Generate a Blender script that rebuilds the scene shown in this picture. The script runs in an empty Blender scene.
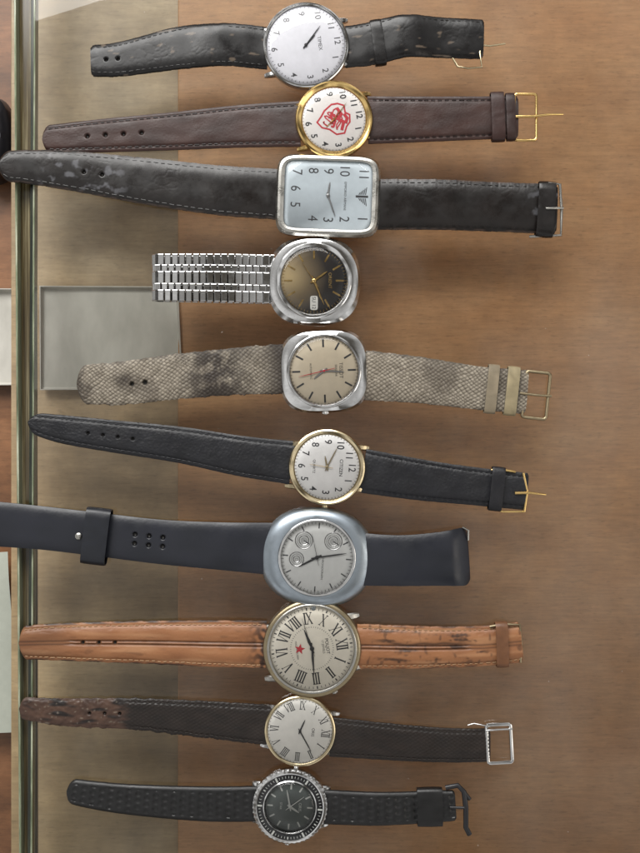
import bpy, math, random
from mathutils import Vector, noise
random.seed(4)
S=0.0005
H=1100.0
sc=bpy.context.scene
def C(r,g,b):
    def f(c):
        c/=255.0
        return c/12.92 if c<=0.04045 else ((c+0.055)/1.055)**2.4
    return (f(r),f(g),f(b))
def nz(x,y,z=0.0): return noise.noise(Vector((x,y,z)))
def smooth(a,b,x):
    t=max(0,min(1,(x-a)/(b-a))); return t*t*(3-2*t)
def lerp3(a,b,t): return tuple(a[i]*(1-t)+b[i]*t for i in range(3))
def W(x,y): return ((x-320.0)*.991,(426.5-y)*.991)

# ---------------------------------------------------------------- materials
def newmat(name):
    m=bpy.data.materials.new(name); m.use_nodes=True
    nt=m.node_tree; b=nt.nodes['Principled BSDF']
    return m,nt,b
def N(nt,t,**k):
    n=nt.nodes.new(t)
    for a,v in k.items(): setattr(n,a,v)
    return n
def coords(nt,sx=1,sy=1,sz=1):
    tc=N(nt,'ShaderNodeTexCoord'); mp=N(nt,'ShaderNodeMapping')
    mp.inputs['Scale'].default_value=(sx/S,sy/S,sz/S)
    nt.links.new(tc.outputs['Object'],mp.inputs['Vector'])
    return mp.outputs['Vector']
def noise_n(nt,vec,scale,detail=4,rough=.55):
    n=N(nt,'ShaderNodeTexNoise'); n.inputs['Scale'].default_value=scale
    n.inputs['Detail'].default_value=detail; n.inputs['Roughness'].default_value=rough
    nt.links.new(vec,n.inputs['Vector']); return n.outputs['Fac']
def ramp(nt,fac,stops):
    r=N(nt,'ShaderNodeValToRGB'); e=r.color_ramp.elements
    while len(e)<len(stops): e.new(.5)
    for i,(p,c) in enumerate(stops):
        e[i].position=p; e[i].color=(*c,1) if len(c)==3 else c
    nt.links.new(fac,r.inputs['Fac']); return r.outputs['Color']
def bump(nt,b,fac,strength,dist):
    bm=N(nt,'ShaderNodeBump'); bm.inputs['Strength'].default_value=strength
    bm.inputs['Distance'].default_value=dist*S
    nt.links.new(fac,bm.inputs['Height']); nt.links.new(bm.outputs['Normal'],b.inputs['Normal'])
def g(v): return (v,v,v)
def leather(name,r0=.3,r1=.55,bs=.5,scale=.35,dist=.6,spec=.5):
    m,nt,b=newmat(name)
    at=N(nt,'ShaderNodeAttribute'); at.attribute_name='Col'
    nt.links.new(at.outputs['Color'],b.inputs['Base Color'])
    v=coords(nt)
    n=noise_n(nt,v,.06,5,.6)
    nt.links.new(ramp(nt,n,[(.3,g(r0)),(.7,g(r1))]),b.inputs['Roughness'])
    n2=noise_n(nt,v,scale,5,.65)
    bump(nt,b,n2,bs,dist); b.inputs['Specular IOR Level'].default_value=spec
    return m
def metal(name,col,r0=.18,r1=.4,scr=.15):
    m,nt,b=newmat(name); b.inputs['Metallic'].default_value=1
    v=coords(nt); n=noise_n(nt,v,.08,6,.7)
    nt.links.new(ramp(nt,n,[(.3,tuple(c*.8 for c in col)),(.6,col)]),b.inputs['Base Color'])
    nt.links.new(ramp(nt,n,[(.35,g(r1)),(.65,g(r0))]),b.inputs['Roughness'])
    v2=coords(nt,.15,1,1); n2=noise_n(nt,v2,1.2,3,.7); bump(nt,b,n2,scr,.3)
    return m
def plain(name,col,rough=.5,metallic=0,spec=.5):
    m,nt,b=newmat(name)
    v=coords(nt); n=noise_n(nt,v,.12,4,.6)
    nt.links.new(ramp(nt,n,[(.3,tuple(c*.94 for c in col)),(.7,tuple(min(1,c*1.03) for c in col))]),b.inputs['Base Color'])
    b.inputs['Roughness'].default_value=rough; b.inputs['Metallic'].default_value=metallic
    b.inputs['Specular IOR Level'].default_value=spec
    return m
def thin_glass(name,ior=1.45,rough=.02,tint=(1,1,1),smudge=False):
    m=bpy.data.materials.new(name); m.use_nodes=True; nt=m.node_tree
    nt.nodes.remove(nt.nodes['Principled BSDF']); out=nt.nodes['Material Output']
    tr=N(nt,'ShaderNodeBsdfTransparent'); tr.inputs['Color'].default_value=(*tint,1)
    gl=N(nt,'ShaderNodeBsdfGlossy'); gl.inputs['Roughness'].default_value=rough
    fr=N(nt,'ShaderNodeFresnel'); fr.inputs['IOR'].default_value=ior
    mx=N(nt,'ShaderNodeMixShader')
    nt.links.new(fr.outputs[0],mx.inputs[0]); nt.links.new(tr.outputs[0],mx.inputs[1]); nt.links.new(gl.outputs[0],mx.inputs[2])
    last=mx.outputs[0]
    if smudge:
        df=N(nt,'ShaderNodeBsdfDiffuse'); df.inputs['Color'].default_value=(.7,.7,.66,1)
        v=coords(nt,1,.6,1); n=noise_n(nt,v,.006,4,.6)
        f=ramp(nt,n,[(.46,g(.0)),(.8,g(.05))])
        n3=noise_n(nt,coords(nt),.3,2,.5); f3=ramp(nt,n3,[(.765,g(0)),(.80,g(.3))])
        ad=N(nt,'ShaderNodeMath',operation='MAXIMUM'); nt.links.new(f,ad.inputs[0]); nt.links.new(f3,ad.inputs[1])
        m2=N(nt,'ShaderNodeMixShader'); nt.links.new(ad.outputs[0],m2.inputs[0]); nt.links.new(last,m2.inputs[1]); nt.links.new(df.outputs[0],m2.inputs[2]); last=m2.outputs[0]
    nt.links.new(last,out.inputs['Surface']); return m

# ---------------------------------------------------------------- mesh builder (px, y up)
class MB:
    def __init__(s): s.v=[];s.f=[];s.m=[];s.c=[]
    def add(s,vs,fs,mi=0,col=(1,1,1)):
        o=len(s.v); s.v+=[tuple(p) for p in vs]
        s.c+= col if isinstance(col,list) else [col]*len(vs)
        s.f+=[tuple(i+o for i in f) for f in fs]; s.m+=[mi]*len(fs)
    def obj(s,name,parent,mats,loc=(0,0,0),sharp=38,smoothit=True):
        me=bpy.data.meshes.new(name)
        me.from_pydata([((x-loc[0])*S,(y-loc[1])*S,(z-loc[2])*S) for x,y,z in s.v],[],s.f)
        for m in mats: me.materials.append(m)
        me.polygons.foreach_set('material_index',s.m)
        ca=me.color_attributes.new('Col','FLOAT_COLOR','POINT')
        flat=[]
        for c in s.c: flat+=[c[0],c[1],c[2],1.0]
        ca.data.foreach_set('color',flat)
        if smoothit:
            me.polygons.foreach_set('use_smooth',[True]*len(me.polygons))
            me.set_sharp_from_angle(angle=math.radians(sharp))
        me.update()
        o=bpy.data.objects.new(name,me); sc.collection.objects.link(o)
        if parent: o.parent=parent
        if parent is None: o.location=(loc[0]*S,loc[1]*S,loc[2]*S)
        return o
def rings(mb,R,c,a,seg=96,cap0=True,cap1=True,mi=0,col=(1,1,1),ox=0,oy=0):
    """R: (rx,ry,n,z) in the watch frame, 12 o'clock = +ly pointing at angle a"""
    vs=[];fs=[]
    ca,sa=math.cos(a-math.pi/2),math.sin(a-math.pi/2)
    for (rx,ry,n,z) in R:
        for k in range(seg):
            t=2*math.pi*k/seg; ct,st=math.cos(t),math.sin(t)
            r=(abs(ct/rx)**n+abs(st/ry)**n)**(-1.0/n)
            lx,ly=r*ct+ox,r*st+oy
            vs.append((c[0]+lx*ca-ly*sa,c[1]+lx*sa+ly*ca,z))
    for i in range(len(R)-1):
        for k in range(seg):
            k2=(k+1)%seg
            fs.append((i*seg+k,i*seg+k2,(i+1)*seg+k2,(i+1)*seg+k))
    if cap0: fs.append(tuple(range(seg-1,-1,-1)))
    if cap1: fs.append(tuple((len(R)-1)*seg+k for k in range(seg)))
    mb.add(vs,fs,mi,col)
def tube(mb,pts,r,closed=False,seg=10,mi=0,col=(1,1,1),flat=1.0):
    vs=[];fs=[];n=len(pts); P=[Vector(p) for p in pts]
    for i,p in enumerate(P):
        if closed: t=(P[(i+1)%n]-P[i-1])
        else: t=P[min(i+1,n-1)]-P[max(i-1,0)]
        t.normalize(); side=Vector((-t.y,t.x,0))
        if side.length<1e-4: side=Vector((0,1,0))
        side.normalize(); up=t.cross(side)
        rr=r(i/(n-1)) if callable(r) else r
        for k in range(seg):
            q=2*math.pi*k/seg
            vs.append(p+side*rr*math.cos(q)+up*rr*flat*math.sin(q))
    m=n if closed else n-1
    for i in range(m):
        j=(i+1)%n
        for k in range(seg):
            k2=(k+1)%seg; fs.append((i*seg+k,j*seg+k,j*seg+k2,i*seg+k2))
    if not closed:
        fs.append(tuple(range(seg))); fs.append(tuple((n-1)*seg+k for k in range(seg-1,-1,-1)))
    mb.add(vs,fs,mi,col)
def roundrect(cx,cy,hx,hy,r,ang,z,k=5):
    pts=[]
    for (sx,sy,a0) in ((1,1,0),(-1,1,90),(-1,-1,180),(1,-1,270)):
        for i in range(k+1):
            q=math.radians(a0+90*i/k)
            x=sx*(hx-r)+r*math.cos(q); y=sy*(hy-r)+r*math.sin(q)
            pts.append((cx+x*math.cos(ang)-y*math.sin(ang),cy+x*math.sin(ang)+y*math.cos(ang),z))
    return pts
def cbox(mb,o,u,v,n,hu,hv,hn,b,mi=0,col=(1,1,1)):
    o,u,v,n=Vector(o),Vector(u),Vector(v),Vector(n); vs=[]
    for (hh,ins) in ((-hn,0),(hn-b,0),(hn-b*.3,b*.3),(hn,b)):
        for (a,c) in ((-1,-1),(1,-1),(1,1),(-1,1)):
            vs.append(o+u*a*(hu-ins)+v*c*(hv-ins)+n*hh)
    fs=[(3,2,1,0),(12,13,14,15)]
    for l in range(3):
        for k in range(4):
            k2=(k+1)%4; fs.append((l*4+k,l*4+k2,l*4+4+k2,l*4+4+k))
    mb.add(vs,fs,mi,col)
_tx={}
def textmesh(s,bold=0.0):
    key=(s,bold)
    if key in _tx: return _tx[key]
    cu=bpy.data.curves.new('t','FONT'); cu.body=s; cu.size=1; cu.align_x='CENTER'; cu.align_y='CENTER'; cu.offset=bold; cu.resolution_u=4
    o=bpy.data.objects.new('t',cu); sc.collection.objects.link(o)
    dg=bpy.context.evaluated_depsgraph_get(); dg.update()
    me=bpy.data.meshes.new_from_object(o.evaluated_get(dg))
    vs=[tuple(v.co) for v in me.vertices]; fs=[tuple(p.vertices) for p in me.polygons]
    ys=[v[1] for v in vs]; xs=[v[0] for v in vs]
    cy=(max(ys)+min(ys))/2; cx=(max(xs)+min(xs))/2
    vs=[(v[0]-cx,v[1]-cy) for v in vs]
    bpy.data.objects.remove(o); bpy.data.curves.remove(cu); bpy.data.meshes.remove(me)
    _tx[key]=(vs,fs); return _tx[key]
class Frame:
    def __init__(s,cx,cy,adeg): s.c=W(cx,cy); s.a=math.radians(adeg); q=s.a-math.pi/2; s.ca=math.cos(q); s.sa=math.sin(q)
    def p(s,lx,ly,z): return (s.c[0]+lx*s.ca-ly*s.sa,s.c[1]+lx*s.sa+ly*s.ca,z)
def text(mb,F,s,lx,ly,size,z,rot=0,bold=0.0,sx=1.0,mi=0):
    vs,fs=textmesh(s,bold); cr,sr=math.cos(rot),math.sin(rot)
    out=[]
    for x,y in vs:
        x*=size*sx; y*=size
        out.append(F.p(lx+x*cr-y*sr,ly+x*sr+y*cr,z))
    mb.add(out,fs,mi)
def ribbon(mb,F,pts,w,z,mi=0):
    for i in range(len(pts)-1):
        a=Vector(pts[i]);b=Vector(pts[i+1]); d=(b-a)
        if d.length<1e-5: continue
        d.normalize(); n=Vector((-d.y,d.x))*w/2; a2=a-d*w*.3; b2=b+d*w*.3
        zz=z+.02*(i%3)
        mb.add([F.p(*(a2-n),zz),F.p(*(b2-n),zz),F.p(*(b2+n),zz),F.p(*(a2+n),zz)],[(0,1,2,3)],mi)
def roman(mb,F,s,r,ang,h,z,thick=.17,thin=.06,wsc=1.0):
    """ang = clock angle from 12 clockwise; numerals stand radially"""
    adv={'I':.34,'V':.8,'X':.8}; tot=sum(adv[c] for c in s); x=-tot/2
    cr,sr=math.cos(-ang),math.sin(-ang)
    def T(px,py):
        px*=h*wsc; py=py*h+r
        return (px*cr-py*sr,px*sr+py*cr)
    k=0
    def quad(a,b,w):
        nonlocal k
        zz=z+.015*k; k+=1
        mb.add([F.p(*T(a[0]-w/2,a[1]),zz),F.p(*T(a[0]+w/2,a[1]),zz),F.p(*T(b[0]+w/2,b[1]),zz),F.p(*T(b[0]-w/2,b[1]),zz)],[(0,1,2,3)])
    for c in s:
        a=adv[c]; m=x+a/2
        if c=='I': quad((m,-.5),(m,.5),thick)
        if c=='V': quad((m,-.5),(m-.3,.5),thick); quad((m,-.5),(m+.3,.5),thin)
        if c=='X': quad((m+.3,-.5),(m-.3,.5),thick); quad((m-.3,-.5),(m+.3,.5),thin)
        for yy in (-.5,.5):
            if c=='V' and yy<0: continue
            if c=='I': quad((m,yy-thin/2),(m,yy+thin/2),.32)
            else:
                for q in (-.3,.3): quad((m+q,yy-thin/2),(m+q,yy+thin/2),.26)
        x+=a
def hand(name,parent,loc,F,dx,dy,w,tail,z,mat,tipw=.25,base=None,shape='taper'):
    mb=MB(); L=math.hypot(dx,dy); ux,uy=dx/L,-dy/L; nx,ny=-uy,ux
    if shape=='taper': prof=[(-tail,w*.6),(0,w),(L*.75,w*.8),(L,w*tipw)]
    elif shape=='leaf': prof=[(-tail,w*.5),(0,w*.5),(L*.35,w),(L*.8,w*.5),(L,w*.1)]
    else: prof=[(-tail,w),(L,w)]
    c=F.c; t=.5; vs=[];fs=[]
    for (s,ww) in prof:
        for (sg,zz) in ((-1,z),(-.6,z+t),(.6,z+t),(1,z)):
            vs.append((c[0]+ux*s+nx*sg*ww/2,c[1]+uy*s+ny*sg*ww/2,zz))
    for i in range(len(prof)-1):
        for k in range(3): fs.append((i*4+k,(i+1)*4+k,(i+1)*4+k+1,i*4+k+1))
    mb.add(vs,fs)
    if base: rings(mb,[(base,base,2,z-.4),(base,base,2,z+t+.2),(base*.7,base*.7,2,z+t+.5)],c,0,24,False)
    return mb.obj(name,parent,[mat],loc)

# ---------------------------------------------------------------- straps
def catmull(P,step):
    pts=[P[0]]+P+[P[-1]]; out=[]
    pts[0]=tuple(2*P[0][i]-P[1][i] for i in range(4)); pts[-1]=tuple(2*P[-1][i]-P[-2][i] for i in range(4))
    for i in range(1,len(pts)-2):
        a,b,c,d=pts[i-1:i+3]
        L=math.hypot(c[0]-b[0],c[1]-b[1]); n=max(2,int(L/step))
        for k in range(n):
            t=k/n
            out.append(tuple(.5*((2*b[q])+(-a[q]+c[q])*t+(2*a[q]-5*b[q]+4*c[q]-d[q])*t*t+(-a[q]+3*b[q]-3*c[q]+d[q])*t**3) for q in range(4)))
    out.append(P[-1]); return out
def strap(name,parent,loc,pts,thick,mat,hf=None,cf=None,tip=('round',8),pad=(4,.45),holes=(),stitch=None,ragged=0,step=.9,seed=0,curl=0):
    P=[(*W(x,y),w,z) for x,y,w,z in pts]
    D=catmull(P,step); n=len(D)
    s=[0]
    for i in range(1,n): s.append(s[-1]+math.hypot(D[i][0]-D[i-1][0],D[i][1]-D[i-1][1]))
    L=s[-1]; nv=int(max(p[2] for p in D)/.95)
    vs=[];cs=[];fs=[]; fr=[]
    row=nv+2
    for i in range(n):
        a=D[max(i-1,0)];b=D[min(i+1,n-1)]; tx,ty=b[0]-a[0],b[1]-a[1]; l=math.hypot(tx,ty); tx/=l;ty/=l
        nx,ny=-ty,tx; x,y,w,z=D[i]; hw=w/2
        d=L-s[i]; R=tip[1]; k=1
        if d<R:
            q=1-d/R
            k= math.sqrt(max(0.02,1-q*q)) if tip[0]=='round' else (1-q)**.75*.92+.08 if tip[0]=='point' else (1-q**3*.22) if tip[0]=='soft' else max(.86,math.sqrt(max(0,1-q**6)))
        hwL=hw*k+ragged*(nz(s[i]*.13,3.1,seed)+.6*nz(s[i]*.5,8,seed)); hwR=hw*k+ragged*(nz(s[i]*.13,33.1,seed)+.6*nz(s[i]*.5,28,seed))
        z=z+.6*nz(s[i]*.02,1.7,seed)
        if curl and d<curl: z-=(1-d/curl)**2*curl*.45
        fr.append((x,y,z,nx,ny,hwL,tx,ty,thick))
        def T(v,zz):
            h=hwL if v>0 else hwR
            return (x+nx*h*v,y+ny*h*v,zz)
        vs.append(T(-1,z)); cs.append(None)
        for j in range(nv):
            v=-1+2*j/(nv-1); vp=v*(hwL if v>0 else hwR)
            zz=z+thick*(pad[1]+(1-pad[1])*(1-abs(v)**pad[0]))
            hole=0
            for (hs,hv,hr) in holes:
                dd=math.hypot(s[i]-hs,vp-hv)
                if dd<hr+1.2: hole=max(hole,1-smooth(hr-.6,hr+.9,dd))
            dz,col=0,(.02,.02,.02)
            if hf: dz=hf(s[i],vp,hw,L)
            if cf: col=cf(s[i],vp,hw,L)
            edge=smooth(.86,1,abs(v)); dz*=(1-edge*.6)
            if hole>0: dz-=hole*min(3,thick*.8); col=lerp3(col,(.006,.005,.004),hole)
            vs.append(T(v,zz+dz)); cs.append(col)
        vs.append(T(1,z)); cs.append(None)
        cs[-row]=tuple(c*.6 for c in cs[-row+1]); cs[-1]=tuple(c*.6 for c in cs[-2])
    for i in range(n-1):
        for j in range(row):
            j2=(j+1)%row
            fs.append((i*row+j,(i+1)*row+j,(i+1)*row+j2,i*row+j2))
    fs.append(tuple(range(row))); fs.append(tuple((n-1)*row+j for j in range(row-1,-1,-1)))
    mb=MB(); mb.add(vs,fs,0,cs)
    if stitch:
        per,inset,sw,scol,s0,s1=stitch
        for sg in (-1,1):
            q=s0
            while q<min(L-tip[1]*.6,s1):
                q2=q+per*.6
                def at(qq):
                    i=min(n-1,int(qq/L*(n-1)))
                    x,y,z,nx,ny,h,tx,ty,th=fr[i]; v=(h-inset)*sg; vv=abs(v)/h
                    zz=z+th*(pad[1]+(1-pad[1])*(1-vv**pad[0]))+.05
                    return (x+nx*v,y+ny*v,zz)
                a,b=at(q),at(q2); m=tuple((a[k]+b[k])/2 for k in range(3)); m=(m[0],m[1],m[2]+.25)
                tube(mb,[a,m,b],sw,False,5,0,scol)
                q+=per
    o=mb.obj(name,parent,[mat],loc,60)
    return o
def keeper(name,parent,loc,x,y,w,width,z0,hgt,angdeg,mat,col):
    """flat leather loop round the strap; axis along strap direction angdeg (y up)"""
    mb=MB(); c=W(x,y); a=math.radians(angdeg); u=Vector((math.cos(a),math.sin(a),0)); n=Vector((-u.y,u.x,0)); seg=56
    st=[(-.5,-1.6),(-.5,-.2),(-.44,0),(-.3,.15),(0,.3),(.3,.15),(.44,0),(.5,-.2),(.5,-1.6)]
    vs=[];cs=[]
    for (q,d) in st:
        for k in range(seg):
            t=2*math.pi*k/seg; ct,stt=math.cos(t),math.sin(t)
            rx=w/2+d*.8; rz=hgt/2+d*.6; nn=5
            r=(abs(ct/rx)**nn+abs(stt/rz)**nn)**(-1/nn)
            jit=.25*nz(q*9+x,ct*r*.2,stt)
            p=Vector((c[0],c[1],z0+hgt/2))+u*(q*width)+n*(r*ct)+Vector((0,0,r*stt+jit))
            vs.append(p); f=.75+.5*abs(nz(p.x*.1,p.y*.1,z0)); cs.append(tuple(cc*f for cc in col))
    fs=[]
    for i in range(len(st)-1):
        for k in range(seg):
            k2=(k+1)%seg; fs.append((i*seg+k,i*seg+k2,(i+1)*seg+k2,(i+1)*seg+k))
    mb.add(vs,fs,0,cs); return mb.obj(name,parent,[mat],loc,50)
def lug(mb,F,x,w0,w1,y0,y1,zt0,zt1,zb=2.0,inw=0):
    st=7; vs=[];fs=[]
    for i in range(st):
        t=i/(st-1); y=y0+(y1-y0)*t; w=w0+(w1-w0)*t; xc=x+inw*t
        zt=zt0+(zt1-zt0)*t**1.6
        if i==st-1: zt-=1.2; w*=.75
        for (a,zz) in ((-.5,zb),(-.5,zt-1.2),(-.3,zt),(.3,zt),(.5,zt-1.2),(.5,zb)):
            vs.append(F.p(xc+a*w,y,zz))
    for i in range(st-1):
        for k in range(6):
            k2=(k+1)%6; fs.append((i*6+k,i*6+k2,(i+1)*6+k2,(i+1)*6+k))
    fs.append((5,4,3,2,1,0)); fs.append(tuple((st-1)*6+k for k in range(6)))
    mb.add(vs,fs)
def four_lugs(mb,F,half,w0,w1,y0,y1,zt0,zt1):
    for sx in (-1,1):
        for sy in (-1,1):
            lug(mb,F,sx*half,w0,w1,sy*y0,sy*y1,zt0,zt1)
def crown(parent,loc,F,lx,ly,r,ln,mat,z=7,ang=0):
    mb=MB(); seg=40; c=Vector(F.p(lx,ly,z)); d=Vector(F.p(lx+math.cos(ang),ly+math.sin(ang),z))-c; up=Vector((0,0,1)); n=up.cross(d)
    vs=[];fs=[]; R=[(0,.6),(0,1),(.25,1.0),(.8,1.0),(1,.82),(1.05,.3)]
    for (q,rr) in R:
        for k in range(seg):
            t=2*math.pi*k/seg; kk=r*rr*(1-(.07 if (k%2 and .1<q<.9) else 0))
            vs.append(c+d*q*ln+n*kk*math.cos(t)+up*kk*math.sin(t))
    for i in range(len(R)-1):
        for k in range(seg):
            k2=(k+1)%seg; fs.append((i*seg+k,i*seg+k2,(i+1)*seg+k2,(i+1)*seg+k))
    fs.append(tuple((len(R)-1)*seg+k for k in range(seg)))
    mb.add(vs,fs); tube(mb,[c-d*5,c+d*.5],r*.5); return mb.obj('crown',parent,[mat],loc,30)
def ticks(mb,F,r0,r1,w,z,n=60,skip5=False,only5=False,w5=None):
    for k in range(n):
        if skip5 and k%5==0: continue
        if only5 and k%5: continue
        t=2*math.pi*k/n; sn,cs=math.sin(t),math.cos(t); ww=w5 if (w5 and k%5==0) else w
        ribbon(mb,F,[(sn*r0,cs*r0),(sn*r1,cs*r1)],ww,z)
def watch(x,y,label):
    e=bpy.data.objects.new('wrist_watch',None); sc.collection.objects.link(e)
    e.empty_display_size=.01; c=W(x,y); e.location=(c[0]*S,c[1]*S,0)
    e['label']=label; e['category']='watch'; e['group']='wristwatches laid out on a glass counter'
    return e,(c[0],c[1],0)
def disc(name,parent,loc,F,rx,ry,n,z,mat,seg=96):
    mb=MB(); rings(mb,[(rx,ry,n,z-.6),(rx,ry,n,z)],F.c,F.a,seg); return mb.obj(name,parent,[mat],loc)
def crystal(parent,loc,F,rx,ry,n,z0,z1,mat):
    mb=MB(); R=[]
    for k in range(7):
        q=k/6*math.pi/2*.97; R.append((rx*math.cos(q*.999)if k else rx,ry*math.cos(q*.999) if k else ry,n,z0+(z1-z0)*math.sin(q)))
    rings(mb,R,F.c,F.a,96,False,True); return mb.obj('crystal',parent,[mat],loc,60)

# shared materials
M_steel=metal('steel_polished',(.62,.62,.62),.06,.18,.08)
M_steel_w=metal('steel_worn',(.44,.43,.40),.18,.42,.25)
M_gold=metal('gold_plate',(.80,.56,.23),.09,.26,.1)
M_palegold=metal('pale_gold',(.62,.52,.34),.1,.28,.1)
M_brass=metal('old_brass',(.34,.28,.18),.28,.5,.35)
M_bluesteel=metal('blue_grey_alloy',(.36,.41,.46),.28,.42,.05)
M_black=plain('black_paint',(.008,.008,.01),.35)
M_ink=plain('dial_ink',(.012,.012,.015),.5)
M_greyink=plain('grey_ink',(.04,.04,.045),.5)
M_red=plain('red_paint',(.5,.015,.03),.45)
M_white=plain('white_paint',(.72,.72,.68),.45)
M_dimwhite=plain('aged_white_paint',(.36,.37,.35),.45)
M_crys=thin_glass('watch_crystal',1.36,.03)
M_handsteel=metal('hand_steel',(.3,.3,.3),.25,.4,0)
def bezel(parent,loc,F,ro,ri,z0,z1,mat,name='bezel',bev=1.2,nn=2,aspect=1.0,rim=None):
    mb=MB(); R=[]
    top=rim if rim is not None else z1
    for (r,z) in ((ro,z0),(ro,z1-bev),(ro-bev*.35,z1-bev*.35),(ro-bev,z1),(ri+bev*.7,top),(ri,top-bev*.7),(ri-.4,z0)):
        R.append((r*aspect,r,nn,z))
    rings(mb,R,F.c,F.a,128,False,False); return mb.obj(name,parent,[mat],loc,25)
def vor(x,y,z=0):
    d,p=noise.voronoi(Vector((x,y,z))); return d[0],d[1]-d[0]
AR=['12','1','2','3','4','5','6','7','8','9','10','11']
RO=['XII','I','II','III','IIII','V','VI','VII','VIII','IX','X','XI']
def arabic(mb,F,r,size,z,bold=.0,sx=1,skip=()):
    for k,t in enumerate(AR):
        if t in skip: continue
        q=2*math.pi*k/12; text(mb,F,t,r*math.sin(q),r*math.cos(q),size,z,0,bold,sx)

# =============================================================== WATCH 1
e,loc=watch(306,46,'silver round watch with white dial on shiny black leather strap')
F=Frame(306,46,8)
L1=leather('black_patent_leather',.2,.4,.15,.3,.3,.42)
mb=MB(); rings(mb,[(38,38,2,2),(42,42,2,4),(42.5,42.5,2,9),(40,40,2,11.5)],F.c,F.a); four_lugs(mb,F,21.5,6,4.5,30,45,10,6)
mb.obj('case',e,[M_steel],loc,30)
bezel(e,loc,F,42.5,38.5,9,14,M_steel,bev=1.6)
M=plain('silver_white_dial',C(216,216,222),.42)
d=disc('dial',e,loc,F,38.6,38.6,2,12,M)
mb=MB(); arabic(mb,F,31.5,8.5,12.15,.01); ticks(mb,F,36,37.5,.45,12.15); text(mb,F,'TIMEX',0,14,5,12.15)
mb.obj('numerals',d,[M_greyink],loc,smoothit=False)
hand('minute_hand',d,loc,F,14,-19,1.3,4,13,M_ink,base=1.6); hand('hour_hand',d,loc,F,9,-10,1.8,4,12.6,M_ink)
crystal(e,loc,F,38.4,38.4,2,13.2,16.5,M_crys); crown(e,loc,F,42,0,3.2,4,M_steel)
def crease(s,v,seed,fx=.05,fy=.12):
    a,b=vor(s*fx+.8*nz(s*.06,v*.06,seed),v*fy+.5*nz(s*.05,v*.05,seed+3),seed); return 1-smooth(0,.12,b)
def h1(s,v,hw,L):
    return -.10*crease(s,v,1.3,.13,.15)*smooth(.35,.7,.5+.5*nz(s*.03,v*.03,2))+1.2*nz(s*.024,v*.015,4)+.25*nz(s*.06,v*.03,9)
def c1(s,v,hw,L):
    t=.5+.5*nz(s*.07,v*.09,5); w=smooth(.72,.82,.5+.5*nz(s*.1,v*.3,7))
    return lerp3(lerp3(C(7,6,7),C(19,17,17),t),C(96,84,72),w*.7)
strap('strap',e,loc,[(268,47,42,5),(225,45,42,10),(180,47,42,6),(150,52,38,4),(120,58,34,5),(90,59,31,2)],4.5,L1,h1,c1,('flat',4),(5,.4),[(150,0,1.4),(162,0,1.4)],(6,3.5,.3,C(20,18,17),6,200),.5,seed=1)
strap('strap',e,loc,[(344,46,41,5),(370,44,42,9),(405,37,42,12),(440,37,40,7),(484,38,39,5)],4.5,L1,h1,c1,('flat',3),(5,.4),(),(6,3.5,.3,C(20,18,17),6,300),.4,seed=2)
keeper('strap_keeper',e,loc,378,43,45,11,3,14,8,L1,C(16,14,14))
mb=MB()
tube(mb,[(*W(484,38),6),(*W(480,52),8),(*W(482,67),9),(*W(468,68),9),(*W(458,66),8),(*W(450,52),6)],1.1)
b=mb.obj('buckle',e,[M_palegold],loc)
mb=MB(); tube(mb,[(*W(476,44),8),(*W(490,45),7),(*W(506,42),5)],1.0); mb.obj('buckle_tongue',b,[M_palegold],loc)

# =============================================================== WATCH 2
e,loc=watch(334,120,'gold round watch with red emblem on stitched brown leather strap')
F=Frame(334,120,10)
L2=leather('brown_leather',.32,.55,.4,.5,.4,.4)
mb=MB(); rings(mb,[(33,33,2,2),(37,37,2,4),(38,38,2,8),(36,36,2,11.5)],F.c,F.a); four_lugs(mb,F,21,6,4.5,24,41,10,5)
mb.obj('case',e,[M_gold],loc,30); bezel(e,loc,F,38.3,31.3,8,15,M_gold,bev=2.4,rim=13.6)
M=plain('white_enamel_dial',C(222,219,216),.45); d=disc('dial',e,loc,F,32,32,2,11.8,M)
mb=MB(); arabic(mb,F,25.5,8.6,11.95,.025); ticks(mb,F,30,31,.4,11.95); mb.obj('numerals',d,[M_ink],loc,smoothit=False)
mb=MB()
hp=[(-15,6),(-12,12),(-5,12),(-2,16),(5,15),(9,11),(15,8),(15,0),(9,-6),(6,-13),(0,-17),(-5,-12),(-10,-8),(-15,0),(-15,6)]
ribbon(mb,F,hp,1.6,12)
rr=random.Random(9)
for (a,b_,r0) in ((-6,3,4.5),(6,4,4.2),(0,-5,5),(-2,0,2.8),(5,-2,2.4),(0,6,3),(-5,-3,3),(3,-9,2.5)):
    ribbon(mb,F,[(a+r0*math.cos(t*.7+a),b_+r0*.75*math.sin(t*.9+b_)) for t in range(9)],1.2,12.1+.03*rr.random())
ribbon(mb,F,[(-10,5),(-4,8),(0,4),(4,9),(11,6)],3,12.2); ribbon(mb,F,[(-7,-1),(-3,-3),(2,1),(7,-2)],2.2,12.2); ribbon(mb,F,[(-3,11),(1,13),(5,11)],3,12.2)
mb.obj('emblem',d,[M_red],loc,smoothit=False)
hand('minute_hand',d,loc,F,12,-16,1.0,4,12.9,M_gold,base=1.2); hand('hour_hand',d,loc,F,-8,8,1.3,3,12.5,M_gold)
crystal(e,loc,F,31.5,31.5,2,13,15.5,M_crys); crown(e,loc,F,37.5,0,3,4,M_gold)
def h2(s,v,hw,L): return .35*nz(s*.07,v*.1,14)+.06*nz(s*.5,v*.6,2)-.8*math.exp(-((hw-abs(v)-4)/1.2)**2)
def c2(s,v,hw,L):
    t=.5+.5*nz(s*.03,v*.09,9); return lerp3(C(34,19,16),C(56,33,27),t)
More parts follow.
